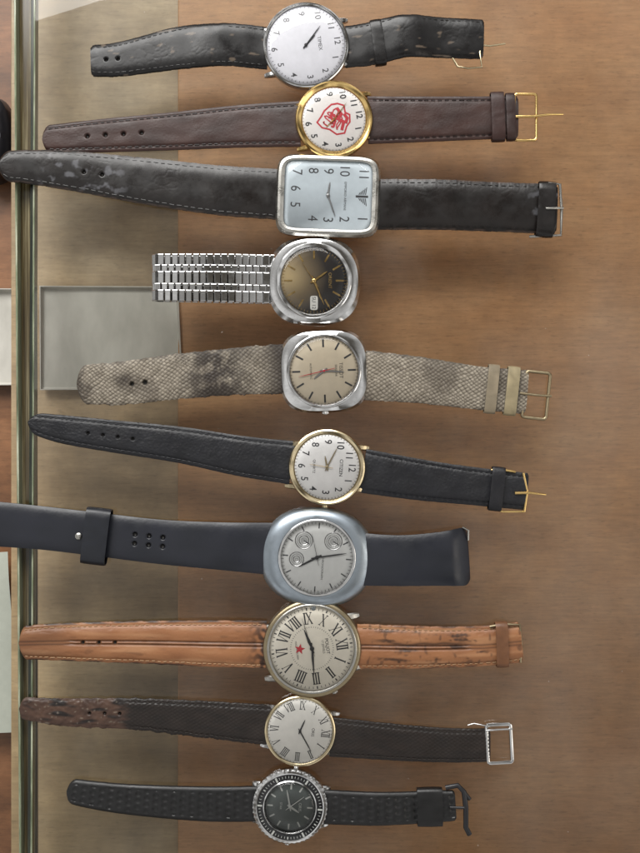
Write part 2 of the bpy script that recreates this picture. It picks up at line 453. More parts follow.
strap('strap',e,loc,[(300,123,45,5),(240,125,42,4),(180,129,38,2.5),(100,134,33,2),(41,138,28,1)],4,L2,h2,c2,('round',9),(5,.5),[(q,0,1.8) for q in (158,176,194,212)],(6.5,4,.42,C(18,11,10),6,400),.2,seed=3)
strap('strap',e,loc,[(368,119,47,5),(420,118,45,4),(500,116,42,3),(519,116,42,3)],4,L2,h2,c2,('flat',3),(5,.5),(),(6.5,4,.42,C(18,11,10),6,400),.2,seed=4)
keeper('strap_keeper',e,loc,498,116,49,13,0,12,2,L2,C(50,29,25)); keeper('strap_keeper',e,loc,511,116,47,9,0,11,2,L2,C(44,25,21))
mb=MB(); tube(mb,roundrect(*W(526,116),11,23,3,0,6),1.5,True); b=mb.obj('buckle',e,[M_gold],loc)
mb=MB(); tube(mb,[(*W(514,116),8),(*W(535,116),9),(*W(548,114),8),(*W(564,113),5)],lambda t:1.6-.5*t); mb.obj('buckle_tongue',b,[M_gold],loc)

# =============================================================== WATCH 3
e,loc=watch(328,196,'large rectangular steel watch on wide glossy dark leather strap')
F=Frame(328,196,-2)
L3=leather('dark_brown_black_leather',.2,.4,.15,.3,.3,.42)
mb=MB(); rings(mb,[(36,48,7,2),(40,51,7,4),(40.5,51.5,6.5,11),(38.5,49.5,6.5,14.5),(36,47,7,15.4),(34,43.5,9,15),(33.5,43,9,12)],F.c,F.a,160)
mb.obj('case',e,[M_steel_w],loc,25)
M=plain('pale_blue_dial',C(198,208,214),.35); d=disc('dial',e,loc,F,33.6,43.2,9,12.4,M,128)
mb=MB(); pos={'1':(22,35),'2':(23,17),'3':(24,1),'4':(23,-14),'5':(10,-32),'6':(-6,-32),'7':(-22,-31),'8':(-24,-15),'9':(-24,0),'10':(-24,16),'11':(-22,35)}
for t,(x_,y_) in pos.items(): text(mb,F,t,x_,y_,14,12.55,0,.0,.85)
text(mb,F,'EMPORIO ARMANI',0,17,3.4,12.55)
for k in range(5): ribbon(mb,F,[(-9+k*1.3,38-k*1.6),(-2,37-k*1.6)],.8,12.55); ribbon(mb,F,[(9-k*1.3,38-k*1.6),(2,37-k*1.6)],.8,12.55)
ribbon(mb,F,[(0,39),(0,28)],2.2,12.56); mb.obj('numerals',d,[M_greyink],loc,smoothit=False)
hand('minute_hand',d,loc,F,7,21,1.8,3,13.3,M_handsteel,base=1.8); hand('hour_hand',d,loc,F,2,-13,2.2,3,12.9,M_handsteel)
mb=MB(); rings(mb,[(33.8,43.3,9,14.2),(32.5,42,9,15.4)],F.c,F.a,128,False,True); mb.obj('crystal',e,[M_crys],loc)
crown(e,loc,F,40,0,3.2,3.5,M_steel_w)
def h3(s,v,hw,L):
    return -.09*crease(s,v,21.3,.12,.15)*smooth(.35,.7,.5+.5*nz(s*.03,v*.03,2))+.5*nz(s*.03,v*.025,4)
def c3(s,v,hw,L):
    t=.5+.5*nz(s*.05,v*.07,15); c=lerp3(C(11,8,7),C(24,19,17),t)
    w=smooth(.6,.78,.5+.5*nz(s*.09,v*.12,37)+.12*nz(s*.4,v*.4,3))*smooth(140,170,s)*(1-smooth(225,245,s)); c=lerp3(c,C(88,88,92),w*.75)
    if hw-abs(v)<1.5: c=lerp3(c,C(70,56,48),.6*smooth(.4,.6,.5+.5*nz(s*.1,v,3)))
    return c
strap('strap',e,loc,[(280,194,50,6),(220,190,49,7),(150,181,46,5),(80,171,40,4),(30,166,34,4),(-2,165,29,4)],5,L3,h3,c3,('round',12),(4,.45),[(178,0,1.6),(196,0,1.6)],(7,3.8,.36,C(17,14,12),6,400),.5,seed=5)
strap('strap',e,loc,[(376,204,50,6),(440,204,50,5),(500,206,49,3),(558,208,50,3)],5,L3,h3,c3,('flat',4),(4,.45),(),(7,3.8,.36,C(17,14,12),6,400),.5,seed=6)
keeper('strap_keeper',e,loc,546,209,55,17,0,13,-4,L3,C(20,16,15))
mb=MB(); tube(mb,[(*W(548,183),10),(*W(560,184),9),(*W(562,210),8),(*W(561,235),9),(*W(530,236),6)],1.5); b=mb.obj('buckle',e,[M_steel_w],loc)
mb=MB(); tube(mb,[(*W(545,209),13.5),(*W(553,209),14),(*W(563,208),10)],1.2); mb.obj('buckle_tongue',b,[M_steel_w],loc)

# =============================================================== WATCH 4
e,loc=watch(314,281,'steel watch with dark gold dial and folded link bracelet')
F=Frame(314,281,0)
mb=MB(); rings(mb,[(38,40,2.6,2),(42,44,2.6,4),(43.8,45.5,2.7,8),(41.5,43.5,2.3,12.2),(37,37.6,2.05,13.5),(33,33,2,13),(32.8,32.8,2,11.8)],F.c,F.a,128)
mb.obj('case',e,[M_steel],loc,22); bezel(e,loc,F,37.5,32.8,12.5,16.5,M_steel,bev=1.2,rim=14.5)
m,nt,b_=newmat('smoky_gold_dial'); tc=N(nt,'ShaderNodeTexCoord'); mp=N(nt,'ShaderNodeMapping'); mp.inputs['Scale'].default_value=(.56/(33*S),.56/(33*S),0); mp.inputs['Location'].default_value=(.40,-.06,0)
nt.links.new(tc.outputs['Object'],mp.inputs['Vector']); gr=N(nt,'ShaderNodeTexGradient',gradient_type='SPHERICAL')
nt.links.new(mp.outputs[0],gr.inputs[0])
nt.links.new(ramp(nt,gr.outputs['Fac'],[(0.05,C(24,23,25)),(.38,C(46,42,40)),(.66,C(116,102,80)),(.98,C(178,158,118))]),b_.inputs['Base Color'])
b_.inputs['Roughness'].default_value=.3; b_.inputs['Metallic'].default_value=.3
d=disc('dial',e,loc,F,32.9,32.9,2,12.2,m)
mb=MB(); ticks(mb,F,22,29,1.8,12.4,60,only5=True); ticks(mb,F,30,32,.4,12.4); text(mb,F,'ORIENT',0,16,4.5,12.4)
mb.obj('hour_markers',d,[M_gold],loc,smoothit=False)
mb=MB(); rings(mb,[(7,3.8,6,12.3),(7,3.8,6,12.7)],F.c,F.a,40,ox=22,oy=0,mi=0); text(mb,F,'SU 12',22,0,5,12.85,mi=1); mb.obj('date_window',d,[M_white,M_ink],loc)
hand('minute_hand',d,loc,F,10,24,2.4,5,13.4,M_gold,base=2); hand('hour_hand',d,loc,F,13,-9,2.8,4,13.0,M_gold); hand('second_hand',d,loc,F,-12,-18,.8,8,13.9,M_gold)
crystal(e,loc,F,32.7,32.7,2,14.4,16.8,M_crys); crown(e,loc,F,38,-18,3.4,4,M_steel)
path=[]
for x_,z_ in ((284,7),(262,9),(235,13),(205,15),(180,15),(165,14)): path.append((x_,z_))
for k in range(1,7):
    q=math.radians(90+30*k); path.append((161+7.5*math.cos(q),7.5+6.5*math.sin(q)))
for x_ in (175,200,230,262,300): path.append((x_,1.5))
DP=[]
for i in range(len(path)-1):
    a,b2=path[i],path[i+1]; n_=max(1,int(math.hypot(b2[0]-a[0],b2[1]-a[1])/.4))
    for k in range(n_): DP.append((a[0]+(b2[0]-a[0])*k/n_,a[1]+(b2[1]-a[1])*k/n_))
mb=MB(); acc=0; pitch=7.0; nxt=pitch/2; idx=0
for i in range(1,len(DP)-2):
    acc+=math.hypot(DP[i][0]-DP[i-1][0],DP[i][1]-DP[i-1][1])
    if acc>=nxt:
        nxt+=pitch/2; idx+=1
        px,pz=DP[i]; a,b2=DP[max(0,i-4)],DP[min(len(DP)-1,i+4)]
        t=Vector((b2[0]-a[0],0,b2[1]-a[1])).normalized(); n_=Vector((-t.z,0,t.x))
        if px>161 and pz>7 and n_.z<0: n_=-n_
        if px<=161 and n_.x>0: n_=-n_
        yc=279-(282-px)*.01; wsc=1-.05*(282-px)/130 if px<282 else 1
        cols=[(-18.7,11.4),(0,12.8),(18.7,11.4)] if idx%2 else [(-9.7,7.2),(9.7,7.2)]
        for (yo,ww) in cols:
            c=W(px,yc+yo*wsc); cbox(mb,(c[0],c[1],pz+(.0 if idx%2 else -.3)),t,(0,1,0),n_,pitch*.43,ww*wsc/2-.05,1.9,.75)
mb.obj('link_bracelet',e,[M_steel],loc,20)

# =============================================================== WATCH 5
e,loc=watch(324,371,'cushion-shaped steel watch with champagne dial on scaly beige reptile strap')
F=Frame(324,371,2)
mb=MB(); rings(mb,[(37,39,3,2),(40,42,3.2,4),(41,43.5,3.4,8.5),(39.5,42,3.1,11.5),(36.8,37.4,2.2,13),(34,34,2,12.8),(33.9,33.9,2,11.8)],F.c,F.a,128); mb.obj('case',e,[M_steel],loc,22)
bezel(e,loc,F,37,33.9,12,16,M_steel,bev=1.3)
M=plain('champagne_dial',C(196,184,162),.33,.2); d=disc('dial',e,loc,F,34,34,2,12.3,M)
mb=MB(); ticks(mb,F,24,31,1.8,12.45,60,only5=True); ticks(mb,F,32,33.4,.4,12.45); text(mb,F,'TISSOT',0,17,5,12.45); text(mb,F,'SEASTAR',0,12,3,12.45); text(mb,F,'AUTOMATIC',0,-13,2.8,12.45)
mb.obj('hour_markers',d,[M_ink],loc,smoothit=False)
hand('minute_hand',d,loc,F,20,1,2.0,4,13.3,M_handsteel,base=1.8); hand('hour_hand',d,loc,F,-10,8,2.4,4,12.9,M_handsteel); hand('second_hand',d,loc,F,-25,6,.9,11,13.8,M_red,base=1.2)
crystal(e,loc,F,33.9,33.9,2,14,17.5,M_crys); crown(e,loc,F,39,0,3.5,4,M_steel)
L5=leather('reptile_skin',.45,.7,.5,.6,.5,.3)
def scl(s,v):
    a=s/5.6; b=v/4.0; u=(a+b); w=(a-b)
    fu=u-math.floor(u)-.5; fw=w-math.floor(w)-.5
    return max(abs(fu),abs(fw))*2, math.floor(u), math.floor(w)
def wob(s,v): return s+3*nz(s*.06,v*.07,3),v+2.2*nz(s*.07,v*.06,13)
def h5(s,v,hw,L):
    k,_,_=scl(*wob(s,v)); return -.8*smooth(.55,1,k)+.8*nz(s*.04,v*.05,4)
def c5(s,v,hw,L):
    k,a,b=scl(*wob(s,v)); rnd=.5+.5*nz(a*3.7,b*5.1,1)
    c=lerp3(C(100,92,80),C(166,157,142),rnd); c=lerp3(c,C(58,50,42),smooth(.55,1,k)*.9)
    dk=smooth(.42,.72,.5+.6*nz(s*.03,v*.04,6.4)); c=lerp3(c,C(60,52,45),dk*.5)
    c=lerp3(c,C(50,42,36),.6*smooth(4,0,hw-abs(v))*smooth(.4,.6,.5+.5*nz(s*.07,v*.1,2)))
    return c
def c5l(s,v,hw,L):
    c=c5(s,v,hw,L); st=math.exp(-((s-66)/30)**2)*smooth(.3,.7,.6+.6*nz(s*.08,v*.08,8)+.2*nz(s*.3,v*.3,1)); st=max(st,math.exp(-(s/20)**2)*.9,.7*math.exp(-((s-160)/9)**2-((v+3)/7)**2),.5*smooth(L-30,L,s)*smooth(.4,.6,.5+.5*nz(s*.1,v*.1,1)))
    return lerp3(c,C(34,27,24),min(.85,st))
strap('strap',e,loc,[(284,369,50,6),(240,371,47,6),(180,376,45,4),(120,383,43,3),(76,384,38,2)],4.5,L5,h5,c5l,('round',10),(5,.5),[(139,2,2.2),(152,2,2)],None,1.3,seed=7)
strap('strap',e,loc,[(362,375,50,6),(420,380,46,5),(480,388,43,4),(528,392,44,3)],4.5,L5,h5,c5,('flat',3),(5,.5),(),None,.8,seed=8)
keeper('strap_keeper',e,loc,492,389,49,11,0,12,-6,L5,C(128,117,98)); keeper('strap_keeper',e,loc,512,391,49,12,0,12,-6,L5,C(142,130,102))
mb=MB(); tube(mb,roundrect(*W(537,395),12,23,3,math.radians(-6),5),1.7,True); b=mb.obj('buckle',e,[M_brass],loc)
mb=MB(); tube(mb,[(*W(520,393),8),(*W(536,395),8.5),(*W(552,396),6)],1.3); mb.obj('buckle_tongue',b,[M_brass],loc)

# =============================================================== WATCH 6
e,loc=watch(327,467,'round gold-rimmed watch with white dial on thin black leather strap')
F=Frame(327,467,-3)
L6=leather('black_grained_leather',.3,.55,.5,.55,.6,.4)
mb=MB(); rings(mb,[(33,33,2,2),(36.5,36.5,2,4),(38,38,2,8),(36,36,2,11)],F.c,F.a); four_lugs(mb,F,21,6.5,5,24,41,10,5.5); mb.obj('case',e,[M_palegold],loc,30)
bezel(e,loc,F,38,32,8,15,M_palegold,bev=2.2,rim=13.6)
M=plain('ivory_white_dial',C(222,221,220),.42); d=disc('dial',e,loc,F,33,33,2,12,M)
mb=MB(); arabic(mb,F,25,10,12.15,.01,.9); ticks(mb,F,30.5,32,.45,12.15); text(mb,F,'CITIZEN',0,14,4.6,12.15,0,.01); text(mb,F,'QUARTZ',0,-13,3.4,12.15); mb.obj('numerals',d,[M_ink],loc,smoothit=False)
hand('minute_hand',d,loc,F,10,-19,1.5,4,13.2,M_brass,base=1.6); hand('hour_hand',d,loc,F,-2,-11,2,4,12.8,M_brass); hand('second_hand',d,loc,F,-18,-3,.6,6,13.7,M_gold)
crystal(e,loc,F,32,32,2,13.2,16,M_crys); crown(e,loc,F,37.5,0,3,4,M_palegold)
def h6(s,v,hw,L):
    a,b=vor(s*.35,v*.35,4); return .22*smooth(0,.4,b)-.7*math.exp(-((hw-abs(v)-4)/1.2)**2)+.4*nz(s*.06,v*.07,3)
def c6(s,v,hw,L): return lerp3(C(12,12,16),C(23,24,29),.5+.5*nz(s*.05,v*.09,19))
strap('strap',e,loc,[(292,463,43,5),(240,456,40,6),(180,445,36,5),(110,436,32,4),(60,429,28,3),(27,422,20,2)],4,L6,h6,c6,('round',13),(4,.45),[(q,0,1.3) for q in (160,175,190,205)],(5.5,3.6,.36,C(24,25,30),6,400),.2,seed=9)
strap('strap',e,loc,[(363,471,44,5),(420,480,41,4),(470,486,38,3.5),(528,492,37,3)],4,L6,h6,c6,('flat',3),(4,.45),(),(5.5,3.6,.36,C(24,25,30),6,400),.2,seed=10)
keeper('strap_keeper',e,loc,497,489,44,13,0,12,-6,L6,C(20,20,25))
mb=MB(); tube(mb,[(*W(492,470),6),(*W(505,470),8),(*W(516,472),6)],1.2); tube(mb,[(*W(490,508),6),(*W(503,512),7),(*W(526,512),5)],1.0); tube(mb,[(*W(524,473),6),(*W(528,492),6),(*W(525,512),6)],1.3); b=mb.obj('buckle',e,[M_gold],loc)
mb=MB(); tube(mb,[(*W(515,493),8.5),(*W(530,493),8),(*W(547,495),4)],lambda t:1.5-.5*t); mb.obj('buckle_tongue',b,[M_gold],loc)

# =============================================================== WATCH 7
e,loc=watch(317,557,'chunky blue-grey chronograph with silver dial on smooth navy rubber strap')
F=Frame(317,557,-4)
L7=leather('navy_rubber',.28,.42,.2,.5,.3,.45)
mb=MB(); rings(mb,[(42,48,2.2,2),(47.5,53,2.25,4),(49.5,56,2.3,9),(48.8,54.8,2.25,12),(46.5,51,2.15,15.4),(43.5,46,2.05,17.4),(40,40.6,2,18.4),(38.6,38.6,2,18.4),(38,38,2,17.6),(37.8,37.8,2,13)],F.c,F.a,128)
mb.obj('case',e,[M_bluesteel],loc,50)
bezel(e,loc,F,38.4,35.6,13,18.3,M_steel,bev=.8)
M=plain('silver_dial',C(206,207,205),.4,.1); d=disc('dial',e,loc,F,37.5,37.5,2,13.2,M)
mb=MB()
for (x_,y_,r_) in ((16,-14,9),(17,15,9),(-3,-20,7.5)):
    for q in range(4):
        ra=r_-q*1.9; rings(mb,[(ra,ra,2,13.3+.05*q),(ra-.5,ra-.5,2,13.65+.05*q),(ra-1.0,ra-1.0,2,13.4+.05*q)],F.c,F.a,48,False,q==3,ox=-x_,oy=y_,mi=q%2)
mb.obj('subdial',d,[metal('subdial_silver',(.5,.5,.5),.2,.35,0),plain('grey_subdial',C(172,173,172),.3,.3)],loc,30)
mb=MB(); ticks(mb,F,29,33.5,1.2,13.35,60,only5=True); ticks(mb,F,33,35,.4,13.35); text(mb,F,'CHRONOGRAPH',10,6,3,13.35)
for (x_,y_) in ((-16,-14),(-17,15)): ribbon(mb,F,[(x_,y_),(x_+3,y_+5)],.8,14.0)
mb.obj('hour_markers',d,[M_greyink],loc,smoothit=False)
hand('minute_hand',d,loc,F,29,-4,1.6,6,14.8,M_ink,base=2); hand('hour_hand',d,loc,F,-18,9,2.2,5,14.3,M_ink); hand('second_hand',d,loc,F,-5,-24,.5,8,15.3,M_ink)
crystal(e,loc,F,35.8,35.8,2,16.5,18.5,M_crys); crown(e,loc,F,48,0,3.8,5,M_bluesteel,9)
def h7(s,v,hw,L): return .5*nz(s*.03,v*.03,4)+.06*nz(s*.5,v*.5,2)
def c7(s,v,hw,L): return lerp3(C(16,19,26),C(28,30,39),.5+.5*nz(s*.03,v*.06,19))
hl=[]
for q in (112,126,140): hl+=[(q,4,2.0),(q+.5,-5,2.0)]
strap('strap',e,loc,[(276,549,52,8),(220,546,47,8),(160,542,44,6),(100,535,43,5),(40,528,43,5),(-20,523,45,5)],6,L7,h7,c7,('round',10),(4,.55),hl,None,0,seed=11)
strap('strap',e,loc,[(358,559,52,9),(400,560,50,13),(440,558,53,15),(469,556,59,13)],6,L7,h7,c7,('soft',9),(4,.55),(),None,.2,seed=12,curl=20)
keeper('strap_keeper',e,loc,97,536,56,24,2,18,-7,L7,C(21,24,32))
mb=MB(); rings(mb,[(3.3,3.3,2,9),(3.3,3.3,2,12),(2.2,2.2,2,12.8)],W(79,536),0,24,False); mb.obj('clasp_stud',e,[M_steel_w],loc)
mb=MB(); tube(mb,[(*W(462,527),12),(*W(468,530),12),(*W(468,540),11)],1.2); mb.obj('buckle',e,[M_steel_w],loc)

# =============================================================== WATCH 8
e,loc=watch(312,648,'worn steel watch with Roman numerals on cracked tan leather strap')
F=Frame(312,648,8)
L8=leather('tan_leather',.32,.55,.5,.35,.5,.4)
mb=MB(); rings(mb,[(42,42,2,2),(47,47,2,4),(49,49,2,8),(47,47,2,11)],F.c,F.a); four_lugs(mb,F,25,8,6,32,51,11,6); mb.obj('case',e,[M_steel_w],loc,30)
bezel(e,loc,F,48.5,43,8,14.5,M_brass,bev=2.2); bezel(e,loc,F,44.5,42,9,15.5,M_steel_w,name='inner_bezel',bev=.8)
M=plain('cream_dial',C(222,216,202),.5); d=disc('dial',e,loc,F,43,43,2,12,M)
mb=MB()
for k,t in enumerate(RO): roman(mb,F,t,30,2*math.pi*k/12,11,12.15,.18,.07,.68)
ticks(mb,F,38,40,.5,12.15,60,w5=1.2); ticks(mb,F,20.5,21.6,.4,12.15,60); text(mb,F,'POLJOT',0,15,4.5,12.15,0,.01); text(mb,F,'17 JEWELS',0,11,3,12.15); text(mb,F,'MADE IN RUSSIA',0,-15,2.5,12.15)
mb.obj('numerals',d,[M_ink],loc,smoothit=False)
mb=MB(); pts=[]
for k in range(10):
    r_=5.5 if k%2==0 else 2.3; q=math.pi*k/5; pts.append(F.p(-1+r_*math.sin(q),-12+r_*math.cos(q),12.3))
ctr=F.p(-1,-12,12.5); mb.add(pts+[ctr],[(k,(k+1)%10,10) for k in range(10)]); mb.obj('star_emblem',d,[M_red],loc,smoothit=False)
hand('minute_hand',d,loc,F,2,26,2.4,6,13.2,M_ink,shape='leaf',base=2.2); hand('hour_hand',d,loc,F,-8,-19,3.0,5,12.8,M_ink,shape='leaf'); hand('second_hand',d,loc,F,-10,-30,.6,8,13.7,M_ink)
crystal(e,loc,F,42,42,2,13.8,17,M_crys); crown(e,loc,F,-47,6,3.5,5,M_steel_w,8,math.pi); crown(e,loc,F,45,16,3,3,M_steel_w,8,.3)
def h8(s,v,hw,L):
    a=abs(v)/hw; r=-1.6*math.exp(-((abs(v)-1.6)/.9)**2)*smooth(0,6,s)*(1-smooth(L-60,L-40,s)) -.8*math.exp(-((hw-abs(v)-3.6)/1.1)**2)+.9*math.exp(-((a-.45)/.28)**2)
    return r-.2*smooth(.6,.75,.5+.5*nz(s*.12,v*.35,12))+.35*nz(s*.04,v*.06,7)
def c8(s,v,hw,L):
    c=lerp3(C(120,77,48),C(146,100,66),.5+.5*nz(s*.04,v*.08,2)); c=lerp3(c,C(166,124,90),.5*smooth(.5,.8,.5+.5*nz(s*.02,v*.2,8)))
    c=lerp3(c,C(60,35,22),.7*math.exp(-((abs(v)-1.6)/1.0)**2))
    return c
def c8r(s,v,hw,L):
    c=c8(s,v,hw,L); k=smooth(.55,.75,.5+.5*nz(s*.035,v*.22,22)+.15*nz(s*.3,v*.5,2))*smooth(10,30,s)*(1-smooth(120,140,s)); k=max(k,.6*smooth(.66,.76,.5+.5*nz(s*.2,v*.1,5)),.9*smooth(2.4,.6,hw-abs(v))*smooth(.4,.6,.5+.5*nz(s*.06,v*.3)),.9*math.exp(-((v-4+3*nz(s*.05,1))/1.6)**2)*smooth(18,40,s)*(1-smooth(95,120,s))); return lerp3(c,C(40,26,20),k*.85)
def c8l(s,v,hw,L):
    c=c8(s,v,hw,L); k=max(math.exp(-(s/14)**2)*smooth(.3,.6,.5+.5*nz(s*.2,v*.2)), smooth(L-60,L-30,s)*.3, .95*smooth(2.6,.6,hw-abs(v))*smooth(.35,.55,.5+.5*nz(s*.06,v*.3)),.25*smooth(.66,.8,.5+.5*nz(s*.06,v*.25,6))); return lerp3(c,C(38,24,18),k)
strap('strap',e,loc,[(266,645,47,6),(220,644,46,7),(140,643,42,5),(60,643,37,3),(18,644,33,2)],5,L8,h8,c8l,('round',8),(3.5,.4),[(q,0,1.6) for q in (150,166,182)],(5.5,3.4,.4,C(165,132,98),6,400),.7,seed=13)
strap('strap',e,loc,[(357,647,45,6),(420,648,42,5),(480,647,40,4),(522,643,40,4)],5,L8,h8,c8r,('flat',3),(3.5,.4),(),(5.5,3.4,.4,C(150,120,90),6,400),.7,seed=14)
keeper('strap_keeper',e,loc,502,645,45,12,0,13,2,L8,C(106,70,45))
mb=MB(); tube(mb,[(*W(490,627),8),(*W(503,624),10),(*W(520,625),8),(*W(522,645),7),(*W(521,663),7)],1.3); mb.obj('buckle',e,[M_brass],loc)

# =============================================================== WATCH 9
e,loc=watch(300,731,'thin steel dress watch with Roman numerals on frayed dark brown strap')
F=Frame(300,731,-6)
L9=leather('dark_brown_lizard',.3,.5,.5,.5,.5,.4)
mb=MB(); rings(mb,[(31,31,2,2),(34,34,2,3.5),(35,35,2,7),(34,34,2,9.5)],F.c,F.a); four_lugs(mb,F,19.5,5.5,4.5,24,38,9,5); mb.obj('case',e,[M_steel],loc,30)
bezel(e,loc,F,35.3,32,7,11.5,M_palegold,bev=1.3)
M=plain('white_dial',C(224,222,216),.45); d=disc('dial',e,loc,F,32.3,32.3,2,10,M)
mb=MB()
for k,t in enumerate(RO): roman(mb,F,t,25.5,2*math.pi*k/12,8,10.15,.16,.07,.62)
ticks(mb,F,30.6,31.6,.35,10.15); text(mb,F,'ORIS',0,13,4,10.15); mb.obj('numerals',d,[M_ink],loc,smoothit=False)
hand('minute_hand',d,loc,F,11,20,1.3,3,11.1,M_ink,base=1.3); hand('hour_hand',d,loc,F,5,-11,1.6,3,10.7,M_ink)
crystal(e,loc,F,32,32,2,10.9,13,M_crys); crown(e,loc,F,34.5,0,2.6,3.5,M_steel,6)
def h9(s,v,hw,L):
    k,_,_=scl(s*1.0,v*1.1); return -.4*smooth(.5,1,k)+.3*nz(s*.05,v*.05,4)-.5*math.exp(-((hw-abs(v)-3.6)/1.2)**2)
def c9(s,v,hw,L): return lerp3(C(18,14,12),C(36,28,24),.5+.5*nz(s*.05,v*.2,19))
def c9l(s,v,hw,L):
    c=c9(s,v,hw,L); t=smooth(L-112,L-98,s+8*nz(v*.3,2)); k=.5+.5*nz(s*.09,v*.12,44)
    sd=lerp3(C(46,30,24),C(84,62,50),k); sd=lerp3(sd,C(26,19,17),smooth(.5,.7,.5+.5*nz(s*.05,v*.2,84))); sd=lerp3(sd,C(120,110,98),.5*smooth(.72,.8,.5+.5*nz(s*.3,v*.3,4))); return lerp3(c,sd,t)
def h9l(s,v,hw,L):
    t=smooth(L-112,L-98,s); return h9(s,v,hw,L)*(1-t)+t*(.6*nz(s*.3,v*.3,5)-.5)
strap('strap',e,loc,[(270,726,40,5),(200,720,36,5),(130,715,31,4),(70,714,28,3),(18,710,22,2)],3.8,L9,h9l,c9l,('round',6),(5,.5),[(150,0,1.4),(165,0,1.4),(180,0,1.3)],(5,3.2,.33,C(46,41,37),6,135),1.2,seed=15)
strap('strap',e,loc,[(331,738,39,5),(400,744,36,4),(450,747,34,3),(491,747,33,2.5)],3.8,L9,h9,c9,('flat',3),(5,.5),(),(5,3.2,.33,C(46,41,37),6,400),.4,seed=16)
mb=MB(); tube(mb,roundrect(*W(500,745),12,19,2.5,math.radians(3),5),1.9,True,flat=.7); b=mb.obj('buckle',e,[M_steel],loc)
mb=MB(); tube(mb,[(*W(486,731),8),(*W(500,730),8),(*W(513,730),6)],1.0); tube(mb,[(*W(468,726),7),(*W(474,724),8),(*W(490,727),8)],.7); mb.obj('buckle_tongue',b,[M_steel],loc)

# =============================================================== WATCH 10
e,loc=watch(290,806,'small diver watch with black ticked bezel on patterned black rubber strap')
F=Frame(290,806,-4)
L10=leather('black_tropic_rubber',.3,.5,.3,.5,.4,.45)
mb=MB(); rings(mb,[(32,32,2,2),(35,35,2,4),(37.5,37.5,2,7),(36.8,36.8,2,10)],F.c,F.a); four_lugs(mb,F,17.5,8,6,24,39,9,5); mb.obj('case',e,[M_steel],loc,30)
mb=MB(); seg=180; vs=[];fs=[]; Rr=[(37,8,1),(37,12.6,1),(35.6,13.9,.6),(33.6,14.4,0),(32.6,14.2,0)]
for (r_,z_,kk) in Rr:
    for k in range(seg):
        q=2*math.pi*k/seg; rr_=r_-(.6*kk if k%4<2 else 0); vs.append((F.c[0]+rr_*math.cos(q),F.c[1]+rr_*math.sin(q),z_))
for i in range(4):
    for k in range(seg): k2=(k+1)%seg; fs.append((i*seg+k,i*seg+k2,(i+1)*seg+k2,(i+1)*seg+k))
mb.add(vs,fs); rings(mb,[(26.5,26.5,2,11),(26.5,26.5,2,14.6),(25.6,25.6,2,15.4),(24.6,24.6,2,14.2),(24.4,24.4,2,11)],F.c,F.a,96,False,False)
mb.obj('bezel',e,[M_steel],loc,25)
mb=MB(); rings(mb,[(32.9,32.9,2,14.0),(32.3,32.3,2,14.35),(26.5,26.5,2,14.6)],F.c,F.a,96,False,False); bi=mb.obj('bezel_insert',e,[plain('black_bezel_insert',C(20,21,23),.2)],loc)
mb=MB(); ticks(mb,F,29.2,31.0,.45,14.75,60,w5=1.1)
for k in range(0,12,2): q=2*math.pi*k/12; ribbon(mb,F,[(28*math.sin(q),28*math.cos(q)),(31.6*math.sin(q),31.6*math.cos(q))],1.7,14.8)
mb.obj('bezel_markings',bi,[M_dimwhite],loc,smoothit=False)
M=plain('green_black_dial',C(66,72,70),.3); d=disc('dial',e,loc,F,25,25,2,11.4,M)
mb=MB(); ticks(mb,F,17.5,22,1.5,11.55,60,only5=True); text(mb,F,'ORIS',0,10,4,11.55); text(mb,F,'STAR',0,-9,3,11.55); mb.obj('hour_markers',d,[M_dimwhite],loc,smoothit=False)
hand('minute_hand',d,loc,F,-3,-17,2.0,4,12.5,M_dimwhite,base=1.6); hand('hour_hand',d,loc,F,9,6,2.4,3,12.1,M_dimwhite); hand('second_hand',d,loc,F,14,-10,.5,5,12.9,M_white)
crystal(e,loc,F,24.8,24.8,2,13.8,17.5,M_crys); crown(e,loc,F,35,0,3.4,4,M_steel,7)
def h10(s,v,hw,L):
    if hw-abs(v)<4: return .4
    a=(s/9)%1-.5; b=(v/6.5+(.5 if int(s/9)%2 else 0))%1-.5
    return -.7*(1-smooth(.15,.38,math.hypot(a,b*.8)))+.4*nz(s*.05,v*.05)
def c10(s,v,hw,L): return lerp3(C(9,9,10),C(24,24,25),.5+.5*nz(s*.05,v*.09,49))
strap('strap',e,loc,[(260,805,35,5),(200,805,34,5),(130,801,30,4),(90,796,27,4),(66,792,24,3)],4.5,L10,h10,c10,('round',8),(5,.5),[],None,.2,seed=17)
strap('strap',e,loc,[(321,808,34,5),(380,810,33,5),(440,808,31,3.5),(456,807,30,3.5)],4.5,L10,h10,c10,('flat',3),(5,.5),(),None,.2,seed=18)
keeper('strap_keeper',e,loc,430,808,38,25,0,12,1,L10,C(16,16,17))
mb=MB(); tube(mb,[(*W(446,789),6),(*W(458,786),8),(*W(464,792),9),(*W(466,808),9),(*W(466,828),8),(*W(470,836),6)],lambda t:2.6,flat=.8); tube(mb,[(*W(464,792),9),(*W(470,800),8)],2.0); b=mb.obj('buckle',e,[M_black],loc)
mb=MB(); tube(mb,[(*W(450,808),8),(*W(466,808),9.5)],1.4); mb.obj('buckle_tongue',b,[M_black],loc)

